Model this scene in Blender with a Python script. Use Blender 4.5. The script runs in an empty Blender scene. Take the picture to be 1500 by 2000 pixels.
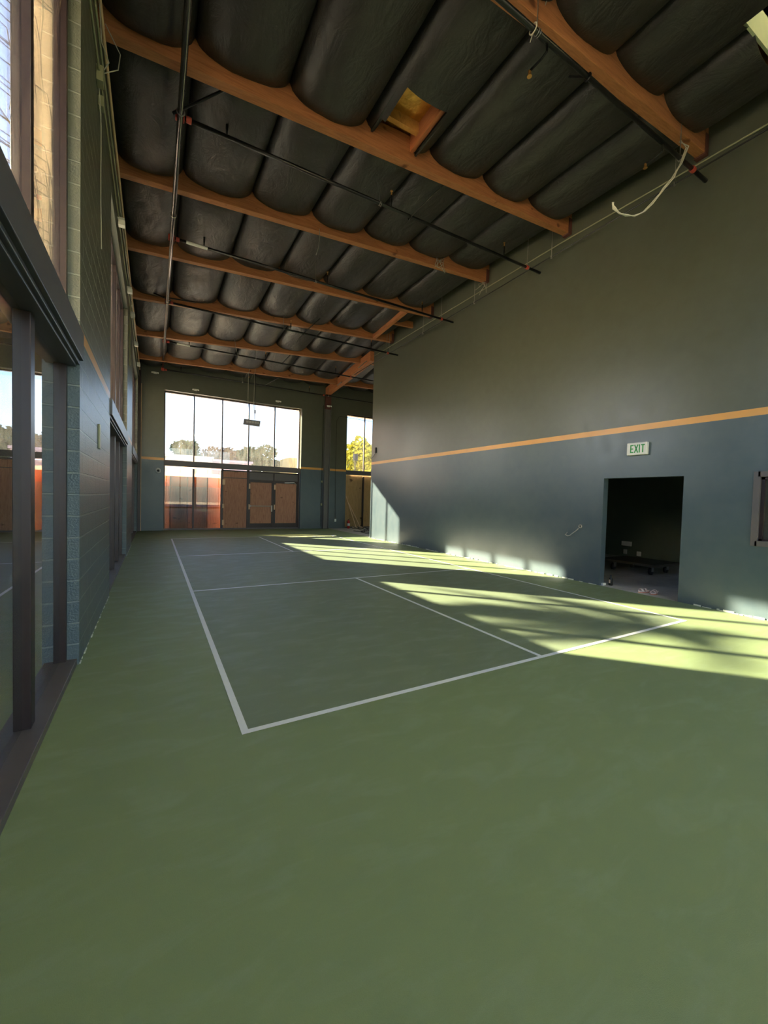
import bpy, bmesh, math, random
from mathutils import Vector, Matrix, noise
random.seed(7)
PI = math.pi
S = bpy.context.scene
COL = S.collection

# ---------------------------------------------------------------- camera
cam_d = bpy.data.cameras.new('camera'); cam = bpy.data.objects.new('camera', cam_d); COL.objects.link(cam)
cam_d.sensor_fit = 'VERTICAL'; cam_d.sensor_height = 24.0; cam_d.sensor_width = 18.0
cam_d.lens = 9.4341
cam_d.clip_start = 0.05; cam_d.clip_end = 500
_r, _u, _f = Vector((0.868088, -0.495662, 0.027254)), Vector((-0.007540, 0.041731, 0.999100)), Vector((0.496354, 0.867512, -0.032489))
cam.matrix_world = Matrix(((_r.x, _u.x, -_f.x, -0.5592), (_r.y, _u.y, -_f.y, -2.8258), (_r.z, _u.z, -_f.z, 1.6373), (0, 0, 0, 1)))
S.camera = cam

# ---------------------------------------------------------------- sky, sun, exposure
SUN = Vector((1.0, -1.058, -0.685)).normalized()          # travel direction of the sunlight
w = bpy.data.worlds.new('world'); S.world = w; w.use_nodes = True
nt = w.node_tree; nt.nodes.clear()
sky = nt.nodes.new('ShaderNodeTexSky'); sky.sky_type = 'NISHITA'; sky.sun_disc = False
sky.sun_elevation = math.radians(25); sky.sun_rotation = math.radians(-43); sky.air_density = 1.0; sky.dust_density = 1.2; sky.ozone_density = 1.5
bg = nt.nodes.new('ShaderNodeBackground'); bg.inputs['Strength'].default_value = 0.31
wo = nt.nodes.new('ShaderNodeOutputWorld')
nt.links.new(sky.outputs[0], bg.inputs['Color']); nt.links.new(bg.outputs[0], wo.inputs[0])
sd = bpy.data.lights.new('sun', 'SUN'); sd.energy = 70; sd.angle = math.radians(0.7); sd.color = (1.0, 0.82, 0.50)
so = bpy.data.objects.new('sun', sd); COL.objects.link(so); so.rotation_euler = SUN.to_track_quat('-Z', 'Y').to_euler(); so.location = (-12, 14, 12)
S.view_settings.view_transform = 'Standard'; S.view_settings.look = 'None'; S.view_settings.gamma = 1.0
S.view_settings.use_curve_mapping = False; S.view_settings.exposure = 2.15
cy = S.cycles; cy.max_bounces = 10; cy.diffuse_bounces = 6; cy.glossy_bounces = 4; cy.transparent_max_bounces = 16
cy.sample_clamp_indirect = 8.0; cy.use_denoising = True; cy.caustics_reflective = False; cy.caustics_refractive = False
def portal(name, loc, rot, sx, sy):
    l = bpy.data.lights.new(name, 'AREA'); l.shape = 'RECTANGLE'; l.size = sx; l.size_y = sy; l.cycles.is_portal = True
    o = bpy.data.objects.new(name, l); o.location = loc; o.rotation_euler = rot; COL.objects.link(o)

# ---------------------------------------------------------------- material helpers
def srgb(r, g, b):
    f = lambda c: (c/255/12.92) if c/255 <= 0.04045 else ((c/255+0.055)/1.055)**2.4
    return (f(r), f(g), f(b), 1)
class NT:
    def __init__(s, name):
        s.m = bpy.data.materials.new(name); s.m.use_nodes = True; s.t = s.m.node_tree
        s.t.nodes.clear(); s.out = s.n('ShaderNodeOutputMaterial')
    def n(s, typ, **k):
        x = s.t.nodes.new(typ)
        for a, b in k.items():
            if a.startswith('i_'): x.inputs[a[2:].replace('_', ' ')].default_value = b
            else: setattr(x, a, b)
        return x
    def l(s, a, b): s.t.links.new(a, b)
    def pos(s, scale=(1, 1, 1)):
        g = s.n('ShaderNodeNewGeometry'); m = s.n('ShaderNodeMapping'); m.inputs['Scale'].default_value = scale
        s.l(g.outputs['Position'], m.inputs[0]); return m.outputs[0]
    def noise(s, scale, vec=None, detail=4, rough=0.55, dist=0.0):
        x = s.n('ShaderNodeTexNoise'); x.inputs['Scale'].default_value = scale; x.inputs['Detail'].default_value = detail
        x.inputs['Roughness'].default_value = rough; x.inputs['Distortion'].default_value = dist
        s.l(vec if vec else s.pos(), x.inputs['Vector']); return x.outputs['Fac']
    def ramp(s, fac, stops, interp='LINEAR'):
        r = s.n('ShaderNodeValToRGB'); r.color_ramp.interpolation = interp; e = r.color_ramp.elements
        while len(e) < len(stops): e.new(0.5)
        for k, (p, c) in enumerate(stops): e[k].position = p; e[k].color = c if len(c) == 4 else (*c, 1)
        s.l(fac, r.inputs[0]); return r.outputs[0]
    def mix(s, fac, a, b, blend='MIX'):
        x = s.n('ShaderNodeMix', data_type='RGBA', blend_type=blend)
        for sock, v in ((x.inputs[0], fac), (x.inputs[6], a), (x.inputs[7], b)):
            if hasattr(v, 'links'): s.l(v, sock)
            else: sock.default_value = v
        return x.outputs[2]
    def math(s, op, a, b=0.0):
        x = s.n('ShaderNodeMath', operation=op)
        for sock, v in ((x.inputs[0], a), (x.inputs[1], b)):
            if hasattr(v, 'links'): s.l(v, sock)
            else: sock.default_value = v
        return x.outputs[0]
    def sep(s, vec=None):
        x = s.n('ShaderNodeSeparateXYZ'); s.l(vec if vec else s.pos(), x.inputs[0]); return x.outputs
    def bsdf(s, col, rough=0.5, metal=0.0, bump=None, bs=0.3, bd=0.01, spec=0.5):
        p = s.n('ShaderNodeBsdfPrincipled')
        for nm, v in (('Base Color', col), ('Roughness', rough), ('Metallic', metal), ('Specular IOR Level', spec)):
            if hasattr(v, 'links'): s.l(v, p.inputs[nm])
            else: p.inputs[nm].default_value = v
        if bump is not None:
            b = s.n('ShaderNodeBump'); b.inputs['Strength'].default_value = bs; b.inputs['Distance'].default_value = bd
            s.l(bump, b.inputs['Height']); s.l(b.outputs[0], p.inputs['Normal'])
        s.l(p.outputs[0], s.out.inputs[0]); return p
def simple(name, col, rough=0.5, metal=0.0, var=0.15, ns=6, bump=0.0, spec=0.5):
    t = NT(name); f = t.noise(ns)
    c = t.mix(f, tuple(x*(1-var) for x in col[:3])+(1,), tuple(min(1, x*(1+var)) for x in col[:3])+(1,))
    t.bsdf(c, rough, metal, f if bump else None, bump or 0.1, spec=spec); return t.m
M = {}
def paint_wall(name, block=False):
    """interior paint: navy below, ochre stripe at three metres, olive green above"""
    t = NT(name); p = t.pos(); z = t.sep(p)[2]
    n1 = t.noise(0.7, p, 3); n2 = t.noise(5, p, 5)
    navy = t.mix(n1, srgb(64, 80, 90), srgb(78, 94, 102)); olive = t.mix(n1, srgb(78, 82, 69), srgb(88, 91, 78))
    c = t.mix(t.math('GREATER_THAN', z, 3.155), navy, olive)
    st = t.math('MULTIPLY', t.math('GREATER_THAN', z, 3.045), t.math('LESS_THAN', z, 3.155))
    c = t.mix(st, c, srgb(232, 165, 78))
    c = t.mix(t.math('MULTIPLY', n2, 0.25), c, srgb(120, 125, 118))
    if block:
        b = t.n('ShaderNodeTexBrick'); b.offset = 0.5; b.inputs['Scale'].default_value = 1.0
        b.inputs['Brick Width'].default_value = 0.4; b.inputs['Row Height'].default_value = 0.2; b.inputs['Mortar Size'].default_value = 0.010
        b.inputs['Mortar Smooth'].default_value = 0.3
        b.inputs['Color1'].default_value = (1, 1, 1, 1); b.inputs['Color2'].default_value = (0.9, 0.9, 0.9, 1); b.inputs['Mortar'].default_value = (0, 0, 0, 1)
        cb = t.n('ShaderNodeCombineXYZ'); s_ = t.sep(p); t.l(s_[1], cb.inputs[0]); t.l(s_[2], cb.inputs[1]); t.l(cb.outputs[0], b.inputs['Vector'])
        n3 = t.noise(60, p, 2)
        h = t.math('ADD', t.math('MULTIPLY', b.outputs['Fac'], -1.0), t.math('MULTIPLY', n3, 0.35))
        c = t.mix(t.math('MULTIPLY', b.outputs['Fac'], 0.28), c, srgb(170, 176, 172))
        t.bsdf(c, 0.38, 0, h, 1.0, 0.014)
    else:
        n3 = t.noise(140, p, 3)
        t.bsdf(c, t.ramp(n2, [(0.3, (0.28,)*3), (0.7, (0.37,)*3)]), 0, n3, 0.12, 0.003)
    return t.m
M['wall'] = paint_wall('painted_drywall'); M['block'] = paint_wall('painted_block', True)
def court(name, a, b):
    t = NT(name); p = t.pos()
    n1 = t.noise(0.55, p, 4); n2 = t.noise(2.2, t.pos((1, 2.6, 1)), 6, 0.6, 0.6); n3 = t.noise(260, p, 2)
    c = t.mix(n1, a, b)
    c = t.mix(t.math('MULTIPLY', t.ramp(n2, [(0.5, (0, 0, 0)), (0.78, (1, 1, 1))]), 0.14), c, srgb(170, 190, 180))
    c = t.mix(t.math('MULTIPLY', n3, 0.22), c, srgb(70, 84, 55))
    t.bsdf(c, t.ramp(n2, [(0.35, (0.62,)*3), (0.7, (0.5,)*3)]), 0, n3, 0.25, 0.003, spec=0.4); return t.m
M['court_out'] = court('green_court_coating', srgb(126, 141, 100), srgb(134, 149, 107))
M['court_in'] = court('grey_green_court_coating', srgb(118, 130, 103), srgb(126, 138, 110))
def concrete(name, a, b, sc=2.5, rough=0.8):
    t = NT(name); p = t.pos(); n1 = t.noise(sc, p, 7, 0.65); n2 = t.noise(60, p, 3)
    t.bsdf(t.mix(t.math('MULTIPLY', n2, 0.3), t.ramp(n1, [(0.3, a), (0.7, b)]), srgb(90, 88, 84)), rough, 0, n2, 0.3, 0.004); return t.m
M['concrete'] = concrete('bare_concrete', srgb(176, 172, 164), srgb(214, 210, 200))
M['asphalt'] = concrete('asphalt', srgb(104, 102, 98), srgb(128, 125, 120), 1.0)
M['stucco'] = concrete('cream_stucco', srgb(226, 206, 172), srgb(242, 224, 192), 6, 0.9)
M['line'] = simple('white_line_paint', srgb(232, 234, 236), 0.55, 0, 0.04, 12)
M['caulk'] = simple('pale_chipped_filler', srgb(205, 210, 195), 0.8, 0, 0.2, 30)
def wood(name, a, b, dark, scale=(3, 3, 3), rough=0.6, knots=True, ring=6):
    t = NT(name); p = t.pos(scale)
    n1 = t.noise(ring, p, 6, 0.6, 0.4)
    c = t.ramp(n1, [(0.25, a), (0.6, b), (0.85, a)])
    if knots:
        k = t.noise(3.0, t.pos((1.0, 1.0, 1.6)), 2, 0.4); c = t.mix(t.ramp(k, [(0.68, (0, 0, 0)), (0.74, (0.8,)*3)]), c, dark)
    t.bsdf(c, rough, 0, n1, 0.2, 0.004, spec=0.35); return t.m
M['beam'] = wood('orange_stained_timber', srgb(140, 88, 54), srgb(176, 118, 76), srgb(80, 40, 20), (0.5, 8, 8))
M['girder'] = wood('orange_stained_timber_lengthwise', srgb(160, 96, 60), srgb(190, 124, 82), srgb(80, 40, 20), (8, 0.5, 8))
M['ply_dark'] = wood('dark_fence_boards', srgb(88, 58, 46), srgb(112, 76, 60), srgb(60, 38, 30), (7, 1, 0.55), 0.8, False, 5)
M['ply'] = wood('weathered_plywood', srgb(150, 100, 82), srgb(196, 148, 122), srgb(74, 44, 36), (7, 1, 0.55), 0.8, True, 5)
M['ply_tan'] = wood('tan_plywood', srgb(196, 156, 104), srgb(226, 190, 136), srgb(90, 60, 36), (6, 1, 0.6), 0.8, True, 5)
M['ply_sunlit'] = wood('painted_sunlit_fence_boards', srgb(206, 100, 44), srgb(232, 128, 58), srgb(140, 60, 30), (5, 1, 0.6), 0.8, False)  # orange of sunlit wood put into the colour
M['deck_ply'] = wood('roof_deck_plywood', srgb(186, 124, 62), srgb(224, 166, 92), srgb(120, 70, 36), (2, 2, 2), 0.7, True, 3)
def quilt():
    t = NT('black_insulation_facing'); p = t.pos()
    n1 = t.noise(3.2, t.pos((1.6, 0.7, 1)), 5, 0.6, 1.4); n2 = t.noise(14, p, 4, 0.6, 0.8)
    h = t.math('ADD', n1, t.math('MULTIPLY', n2, 0.25))
    t.bsdf(t.mix(n1, srgb(35, 33, 31), srgb(50, 47, 44)), 0.42, 0, h, 0.5, 0.03, spec=0.5); return t.m
M['quilt'] = quilt()
M['frame'] = simple('dark_bronze_frame', srgb(50, 38, 38), 0.38, 0.3, 0.15, 4)
M['frame_grey'] = simple('weathered_grey_frame', srgb(98, 92, 92), 0.5, 0.2, 0.15, 4)
M['beam_grey'] = simple('grey_painted_transom', srgb(84, 84, 92), 0.42, 0.1, 0.12, 3)
M['pipe'] = simple('black_steel_pipe', srgb(44, 44, 44), 0.32, 0.7, 0.2, 10)
M['galv'] = simple('galvanised_steel', srgb(170, 165, 160), 0.35, 0.85, 0.15, 15)
M['main'] = simple('bright_worn_steel', srgb(120, 112, 112), 0.22, 0.95, 0.15, 8)
M['red'] = simple('red_coupling_paint', srgb(176, 70, 56), 0.5, 0, 0.2, 10)
M['conduit'] = simple('painted_olive_conduit', srgb(150, 150, 122), 0.45, 0.2, 0.12, 8)
M['white'] = simple('white_plastic', srgb(226, 226, 222), 0.4, 0, 0.04, 10)
M['black'] = simple('black_rubber', srgb(26, 26, 26), 0.6, 0, 0.2, 10)
M['brass'] = simple('brass_head', srgb(190, 140, 80), 0.35, 0.8, 0.1, 10)
M['steelcol'] = simple('grey_painted_column', srgb(100, 98, 96), 0.5, 0.1, 0.12, 3)
M['rustcol'] = simple('red_oxide_primer', srgb(92, 52, 46), 0.6, 0.1, 0.2, 5)
M['wire'] = simple('grey_wire', srgb(176, 172, 160), 0.5, 0.3, 0.1, 8)
M['cable'] = simple('white_cable', srgb(205, 200, 188), 0.5, 0, 0.06, 8)
M['green'] = simple('green_letters', srgb(40, 150, 70), 0.5, 0, 0.05, 8)
M['lightbody'] = simple('grey_cast_aluminium', srgb(176, 176, 180), 0.5, 0.2, 0.1, 8)
M['dark_room'] = simple('dark_green_room_paint', srgb(88, 100, 88), 0.7, 0, 0.12, 3)
M['sandal'] = simple('pale_pink_sandal_foam', srgb(238, 220, 210), 0.6, 0, 0.06, 12)
M['sandal_sole'] = simple('coral_sandal_sole', srgb(214, 150, 126), 0.6, 0, 0.06, 12)
M['cartwood'] = simple('dark_wood_deck', srgb(70, 66, 54), 0.7, 0, 0.2, 4)
M['extred'] = simple('extinguisher_red', srgb(200, 36, 34), 0.3, 0, 0.08, 5)
M['straw'] = simple('broom_handle_wood', srgb(226, 192, 156), 0.6, 0, 0.15, 8)
M['bristle'] = simple('broom_bristles', srgb(120, 108, 96), 0.9, 0, 0.3, 60)
M['bark'] = simple('tree_bark', srgb(84, 70, 58), 0.9, 0, 0.25, 8, 0.3)
M['leaf_dark'] = simple('dark_green_leaves', srgb(84, 100, 66), 0.6, 0, 0.4, 1.5)
M['leaf_red'] = simple('reddish_leaves', srgb(128, 100, 86), 0.6, 0, 0.35, 1.5)
M['leaf_yellow'] = simple('yellow_green_leaves', srgb(178, 176, 52), 0.6, 0, 0.35, 2.5)
M['bld_pink'] = simple('lavender_stucco', srgb(206, 178, 190), 0.9, 0, 0.06, 1)
M['bld_cream'] = simple('cream_render', srgb(220, 206, 186), 0.9, 0, 0.06, 1)
M['bld_tan'] = simple('tan_corrugated_metal', srgb(206, 180, 116), 0.7, 0, 0.06, 1)
M['bld_red'] = simple('terracotta_stucco', srgb(214, 132, 112), 0.9, 0, 0.06, 1)
M['bld_white'] = simple('white_render', srgb(215, 208, 200), 0.8, 0, 0.06, 1)
M['winglass'] = simple('dark_window_glass', srgb(50, 58, 66), 0.1, 0, 0.1, 1)
M['kraft'] = simple('kraft_foil_facing', srgb(206, 150, 70), 0.3, 0.55, 0.25, 14, 0.6)
M['welldry'] = simple('pale_green_drywall', srgb(196, 200, 166), 0.85, 0, 0.1, 5)
def glass(name, dirt, tint, streak=(5, 5, 0.8), refl=1.0):
    t = NT(name); p = t.pos(streak)
    tr = t.n('ShaderNodeBsdfTransparent'); tr.inputs[0].default_value = tint
    gl = t.n('ShaderNodeBsdfGlossy'); gl.inputs['Roughness'].default_value = 0.01; gl.inputs[0].default_value = (0.95, 0.97, 1, 1)
    fr = t.n('ShaderNodeFresnel'); fr.inputs[0].default_value = 1.5
    df = t.n('ShaderNodeBsdfDiffuse'); df.inputs[0].default_value = srgb(175, 172, 165)
    tl = t.n('ShaderNodeBsdfTranslucent'); tl.inputs[0].default_value = srgb(200, 196, 190)
    dd = t.n('ShaderNodeMixShader'); dd.inputs[0].default_value = 0.5; t.l(df.outputs[0], dd.inputs[1]); t.l(tl.outputs[0], dd.inputs[2])
    n = t.noise(1.6, p, 6, 0.65, 1.2)
    f = t.ramp(n, [(0.42, (dirt*0.35,)*3), (0.7, (dirt,)*3)])
    a = t.n('ShaderNodeMixShader'); t.l(f, a.inputs[0]); t.l(tr.outputs[0], a.inputs[1]); t.l(dd.outputs[0], a.inputs[2])
    b = t.n('ShaderNodeMixShader'); f2 = t.math('MINIMUM', t.math('MULTIPLY', fr.outputs[0], 1.7*refl), 0.92)
    t.l(f2, b.inputs[0]); t.l(a.outputs[0], b.inputs[1]); t.l(gl.outputs[0], b.inputs[2])
    t.l(b.outputs[0], t.out.inputs[0]); return t.m
M['glass'] = glass('tinted_dusty_window_glass', 0.02, (0.60, 0.63, 0.68, 1), refl=0.4)
M['glass_far'] = glass('sun_hazed_window_glass', 0.05, (0.56, 0.59, 0.64, 1), refl=0.4)
M['glass_clear'] = glass('clear_glass', 0.01, (0.98, 0.98, 0.98, 1), refl=0.4)
M['glass_dirty'] = glass('dirty_streaked_glass', 0.30, (0.80, 0.80, 0.80, 1), (3, 3, 0.7))
M['glass_brown'] = glass('brown_tinted_glass', 0.012, (0.62, 0.60, 0.58, 1), (3, 3, 0.7), refl=0.7)

# ---------------------------------------------------------------- mesh helpers
def box(bm, x0, x1, y0, y1, z0, z1):
    v = [bm.verts.new(c) for c in ((x0,y0,z0),(x1,y0,z0),(x1,y1,z0),(x0,y1,z0),(x0,y0,z1),(x1,y0,z1),(x1,y1,z1),(x0,y1,z1))]
    for f in ((3,2,1,0),(4,5,6,7),(0,1,5,4),(1,2,6,5),(2,3,7,6),(3,0,4,7)): bm.faces.new([v[i] for i in f])
def hexa(bm, pts):
    v = [bm.verts.new(c) for c in pts]
    for f in ((3,2,1,0),(4,5,6,7),(0,1,5,4),(1,2,6,5),(2,3,7,6),(3,0,4,7)): bm.faces.new([v[i] for i in f])
def bar(bm, p0, p1, w_, h_, up=(0, 0, 1)):
    p0, p1 = Vector(p0), Vector(p1); d = (p1-p0).normalized(); s_ = d.cross(Vector(up))
    if s_.length < 1e-3: s_ = d.cross(Vector((1, 0, 0)))
    s_.normalize(); u_ = s_.cross(d)
    s_, u_ = s_*w_/2, u_*h_/2
    hexa(bm, [p0-s_-u_, p0+s_-u_, p1+s_-u_, p1-s_-u_, p0-s_+u_, p0+s_+u_, p1+s_+u_, p1-s_+u_])
def path(bm, pts, r, seg=8, cap=True):
    pts = [Vector(p) for p in pts]; rs = r if isinstance(r, (list, tuple)) else [r]*len(pts)
    rings = []; prev = None
    for i, p in enumerate(pts):
        d = (pts[min(i+1, len(pts)-1)]-pts[max(i-1, 0)]).normalized()
        a = prev if prev is not None else (Vector((0, 0, 1)) if abs(d.z) < 0.9 else Vector((1, 0, 0)))
        a = (a-d*a.dot(d)).normalized(); prev = a; b = d.cross(a)
        rings.append([bm.verts.new(p+(a*math.cos(2*PI*k/seg)+b*math.sin(2*PI*k/seg))*rs[i]) for k in range(seg)])
    for A, B in zip(rings, rings[1:]):
        for k in range(seg): bm.faces.new((A[k], A[(k+1) % seg], B[(k+1) % seg], B[k]))
    if cap: bm.faces.new(rings[0][::-1]); bm.faces.new(rings[-1])
def tube(bm, p0, p1, r, seg=10, r1=None): path(bm, [p0, p1], [r, r if r1 is None else r1], seg)
def ring(bm, c, axis, R_, r, seg=20, s2=6, a0=0, a1=2*PI):
    axis = Vector(axis).normalized(); e = Vector((0, 0, 1)) if abs(axis.z) < 0.9 else Vector((1, 0, 0))
    a = axis.cross(e).normalized(); b = axis.cross(a); c = Vector(c)
    pts = [c+(a*math.cos(a0+(a1-a0)*k/seg)+b*math.sin(a0+(a1-a0)*k/seg))*R_ for k in range(seg+1)]
    path(bm, pts, r, s2)
def lathe(bm, c, prof, seg=16):
    c = Vector(c); rings = [[bm.verts.new(c+Vector((r*math.cos(2*PI*k/seg), r*math.sin(2*PI*k/seg), z))) for k in range(seg)] for r, z in prof]
    for A, B in zip(rings, rings[1:]):
        for k in range(seg): bm.faces.new((A[k], A[(k+1) % seg], B[(k+1) % seg], B[k]))
    bm.faces.new(rings[0][::-1]); bm.faces.new(rings[-1])
def new(): return bmesh.new()
def obj(name, bm, mat, parent=None, smooth=False, bevel=0):
    me = bpy.data.meshes.new(name); bmesh.ops.recalc_face_normals(bm, faces=bm.faces[:])
    bm.to_mesh(me); bm.free()
    for m in (mat if isinstance(mat, (list, tuple)) else [mat]): me.materials.append(M[m])
    if smooth:
        for p in me.polygons: p.use_smooth = True
    o = bpy.data.objects.new(name, me); COL.objects.link(o)
    if parent: o.parent = parent; o.matrix_parent_inverse = Matrix.Translation(-parent.location)
    if bevel:
        b = o.modifiers.new('bevel', 'BEVEL'); b.width = bevel; b.segments = 2; b.limit_method = 'ANGLE'
    return o
def tag(o, label, cat, group=None, kind=None):
    o['label'] = label; o['category'] = cat
    if group: o['group'] = group
    if kind: o['kind'] = kind
    return o
def thing(name, loc, label, cat, group=None):
    o = bpy.data.objects.new(name, None); COL.objects.link(o); o.location = loc; o.empty_display_size = 0.1
    return tag(o, label, cat, group)
def struct(o): o['kind'] = 'structure'; return o
def sroot(name, loc=(0, 0, 0)):
    o = bpy.data.objects.new(name, None); COL.objects.link(o); o.location = loc; o['kind'] = 'structure'; return o
def holed_wall(axis, a0, a1, u0, u1, z0, z1, holes):
    """slab at axis-range a0..a1 spanning u0..u1 and z0..z1, holes = (ua, ub, za, zb)"""
    bm = new(); us = sorted({u0, u1, *[h[0] for h in holes], *[h[1] for h in holes]}); zs = sorted({z0, z1, *[h[2] for h in holes], *[h[3] for h in holes]})
    us = [u for u in us if u0 <= u <= u1]; zs = [z for z in zs if z0 <= z <= z1]
    sol = lambda i, j: 0 <= i < len(us)-1 and 0 <= j < len(zs)-1 and not any(h[0] <= (us[i]+us[i+1])/2 <= h[1] and h[2] <= (zs[j]+zs[j+1])/2 <= h[3] for h in holes)
    P = lambda a, u, z: (a, u, z) if axis == 0 else (u, a, z)
    def q(*c): bm.faces.new([bm.verts.new(P(*x)) for x in c])
    for i in range(len(us)-1):
        for j in range(len(zs)-1):
            if not sol(i, j): continue
            u, U, z, Z = us[i], us[i+1], zs[j], zs[j+1]
            q((a0,u,z),(a0,U,z),(a0,U,Z),(a0,u,Z)); q((a1,u,z),(a1,u,Z),(a1,U,Z),(a1,U,z))
            if not sol(i-1, j): q((a0,u,z),(a0,u,Z),(a1,u,Z),(a1,u,z))
            if not sol(i+1, j): q((a0,U,z),(a1,U,z),(a1,U,Z),(a0,U,Z))
            if not sol(i, j-1): q((a0,u,z),(a1,u,z),(a1,U,z),(a0,U,z))
            if not sol(i, j+1): q((a0,u,Z),(a0,U,Z),(a1,U,Z),(a1,u,Z))
    bmesh.ops.remove_doubles(bm, verts=bm.verts[:], dist=1e-5); return bm

# ---------------------------------------------------------------- main dimensions
XL, XR, YF, YB = -1.16, 7.31, 17.1, -12.0     # left wall, right wall, far wall, rear wall
XA = 12.6                                     # outer end of the far alcove
SILL, HEAD, TB0, TB1 = 0.0, 6.08, 2.83, 3.10  # transom beam between TB0 and TB1
WINL = [(-9.85, -5.45), (-2.72, 1.83), (4.75, 9.25), (11.85, 16.35)]
beams = {0.6: (6.90, 7.45), 3.1: (6.95, 7.54), 5.6: (7.03, 7.63), 8.1: (7.09, 7.63), 10.6: (7.03, 7.60), 13.1: (6.86, 7.50), 15.6: (6.80, 7.16)}
def zb(x, y):
    """underside of the timber beams, interpolated"""
    ys = sorted(beams); 
    if y <= ys[0]: l, r = beams[ys[0]]
    elif y >= ys[-1]: l, r = beams[ys[-1]]
    else:
        for a, b in zip(ys, ys[1:]):
            if a <= y <= b:
                k = (y-a)/(b-a); l = beams[a][0]*(1-k)+beams[b][0]*k; r = beams[a][1]*(1-k)+beams[b][1]*k; break
    return l+(r-l)*(x-XL)/(XR-XL)

# ---------------------------------------------------------------- floor and court
bm = new(); box(bm, XL-0.45, 13.4, YB-0.4, YF+0.3, -0.2, -0.004)
floor = struct(obj('floor', bm, 'concrete'))
def flat(bm, pts, z): bm.faces.new([bm.verts.new((x, y, z)) for x, y in pts])
W, L, K = 6.096, 13.411, 4.572
bm = new(); flat(bm, [(XL-0.02, YB), (XR, YB), (XR, 12.25), (7.45, 12.45), (7.42, YF), (XL-0.02, YF)], 0.0); obj('green_coating', bm, 'court_out', floor)
bm = new(); flat(bm, [(0, 0), (W, 0), (W, L), (0, L)], 0.0015); obj('court_infill', bm, 'court_in', floor)
lw = 0.05
def cline(x0, y0, x1, y1):
    bm = new(); flat(bm, [(x0, y0), (x1, y0), (x1, y1), (x0, y1)], 0.003); obj('court_line', bm, 'line', floor)
cline(-lw/2, -lw/2, W+lw/2, lw/2); cline(-lw/2, L-lw/2, W+lw*5, L+lw/2)
cline(-lw/2, lw/2, lw/2, L-lw/2); cline(W-lw/2, lw/2, W+lw/2, L-lw/2)
cline(lw/2, K-lw/2, W-lw/2, K+lw/2); cline(lw/2, L-K-lw/2, W-lw/2, L-K+lw/2)
cline(W/2-lw/2, lw/2, W/2+lw/2, K-lw/2); cline(W/2-lw/2, L-K+lw/2, W/2+lw/2, L-lw/2)

# ---------------------------------------------------------------- walls
wl = struct(obj('wall_left', holed_wall(0, XL-0.2, XL, YB-0.4, YF+0.3, 0, 9.0, [(a, b, SILL, 6.20) for a, b in WINL]), 'block'))
ol = holed_wall(0, XL-0.40, XL-0.2, YB-0.4, YF+0.3, 0, 9.0, [(a, b, SILL, 6.42) for a, b in WINL]); obj('exterior_stucco', ol, 'stucco', wl)
wr_h = [(0.63, 2.04, 0.0, 2.17), (-6.4, -3.0, 0.0, 2.6), (-1.75, -0.35, 1.13, 2.15)]  # second opening: unseen doorway added to light the store room
wr = struct(obj('wall_right', holed_wall(0, XR, XR+0.15, YB, 12.1, 0, 9.0, wr_h), 'wall'))
FW1, FW2 = (-0.2, 5.91), (8.42, 11.9)
wf = struct(obj('wall_far', holed_wall(1, YF, YF+0.2, XL, XA+0.6, 0, 9.0, [(*FW1, 0, HEAD), (*FW2, 0, 6.15)]), 'wall'))
obj('exterior_stucco', holed_wall(1, YF+0.2, YF+0.64, XL-0.4, XA+0.6, 0, 9.0, [(*FW1, 0, HEAD), (*FW2, 0, 6.15)]), 'stucco', wf)
FILL_WIN = [(-0.8, 3.3), (3.5, 7.1)]  # unseen rear glazing, added to let fill light in
wn = struct(obj('wall_near', holed_wall(1, YB-0.2, YB, XL, XR+0.2, 0, 9.0, [(a, b, 0.1, 6.6) for a, b in FILL_WIN]), 'wall'))
bm = new(); box(bm, XR+0.15, XA+0.15, 11.95, 12.1, 0, 9); struct(obj('wall_alcove', bm, 'wall'))
bm = new(); box(bm, XA, XA+0.15, 12.1, YF, 0, 9); struct(obj('wall_alcove_end', bm, 'wall'))
# ragged filler line at the foot of the right wall, vertical joint near its far end
bm = new(); y = -6.0
while y < 12.0:
    if 0.55 < y < 2.1: y = 2.1
    if -6.6 < y < -2.95: y = -2.95
    dy = random.uniform(0.03, 0.16); h = random.uniform(0.004, 0.028)
    if random.random() < 0.8: box(bm, XR-0.012-random.uniform(0, 0.02), XR+0.001, y, y+dy, 0.0, h)
    y += dy+random.uniform(0, 0.03)
obj('filler_edge', bm, 'caulk', wr)
bm = new(); y = 1.85
for a, b in ((1.85, 4.74), (9.27, 11.84)):
    y = a
    while y < b-0.1:
        dy = random.uniform(0.03, 0.1); box(bm, XL-0.001, XL+0.004+random.uniform(0, 0.008), y, y+dy, 0, random.uniform(0.003, 0.012)); y += dy+random.uniform(0.02, 0.2)
obj('filler_edge', bm, 'caulk', wl)

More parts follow.
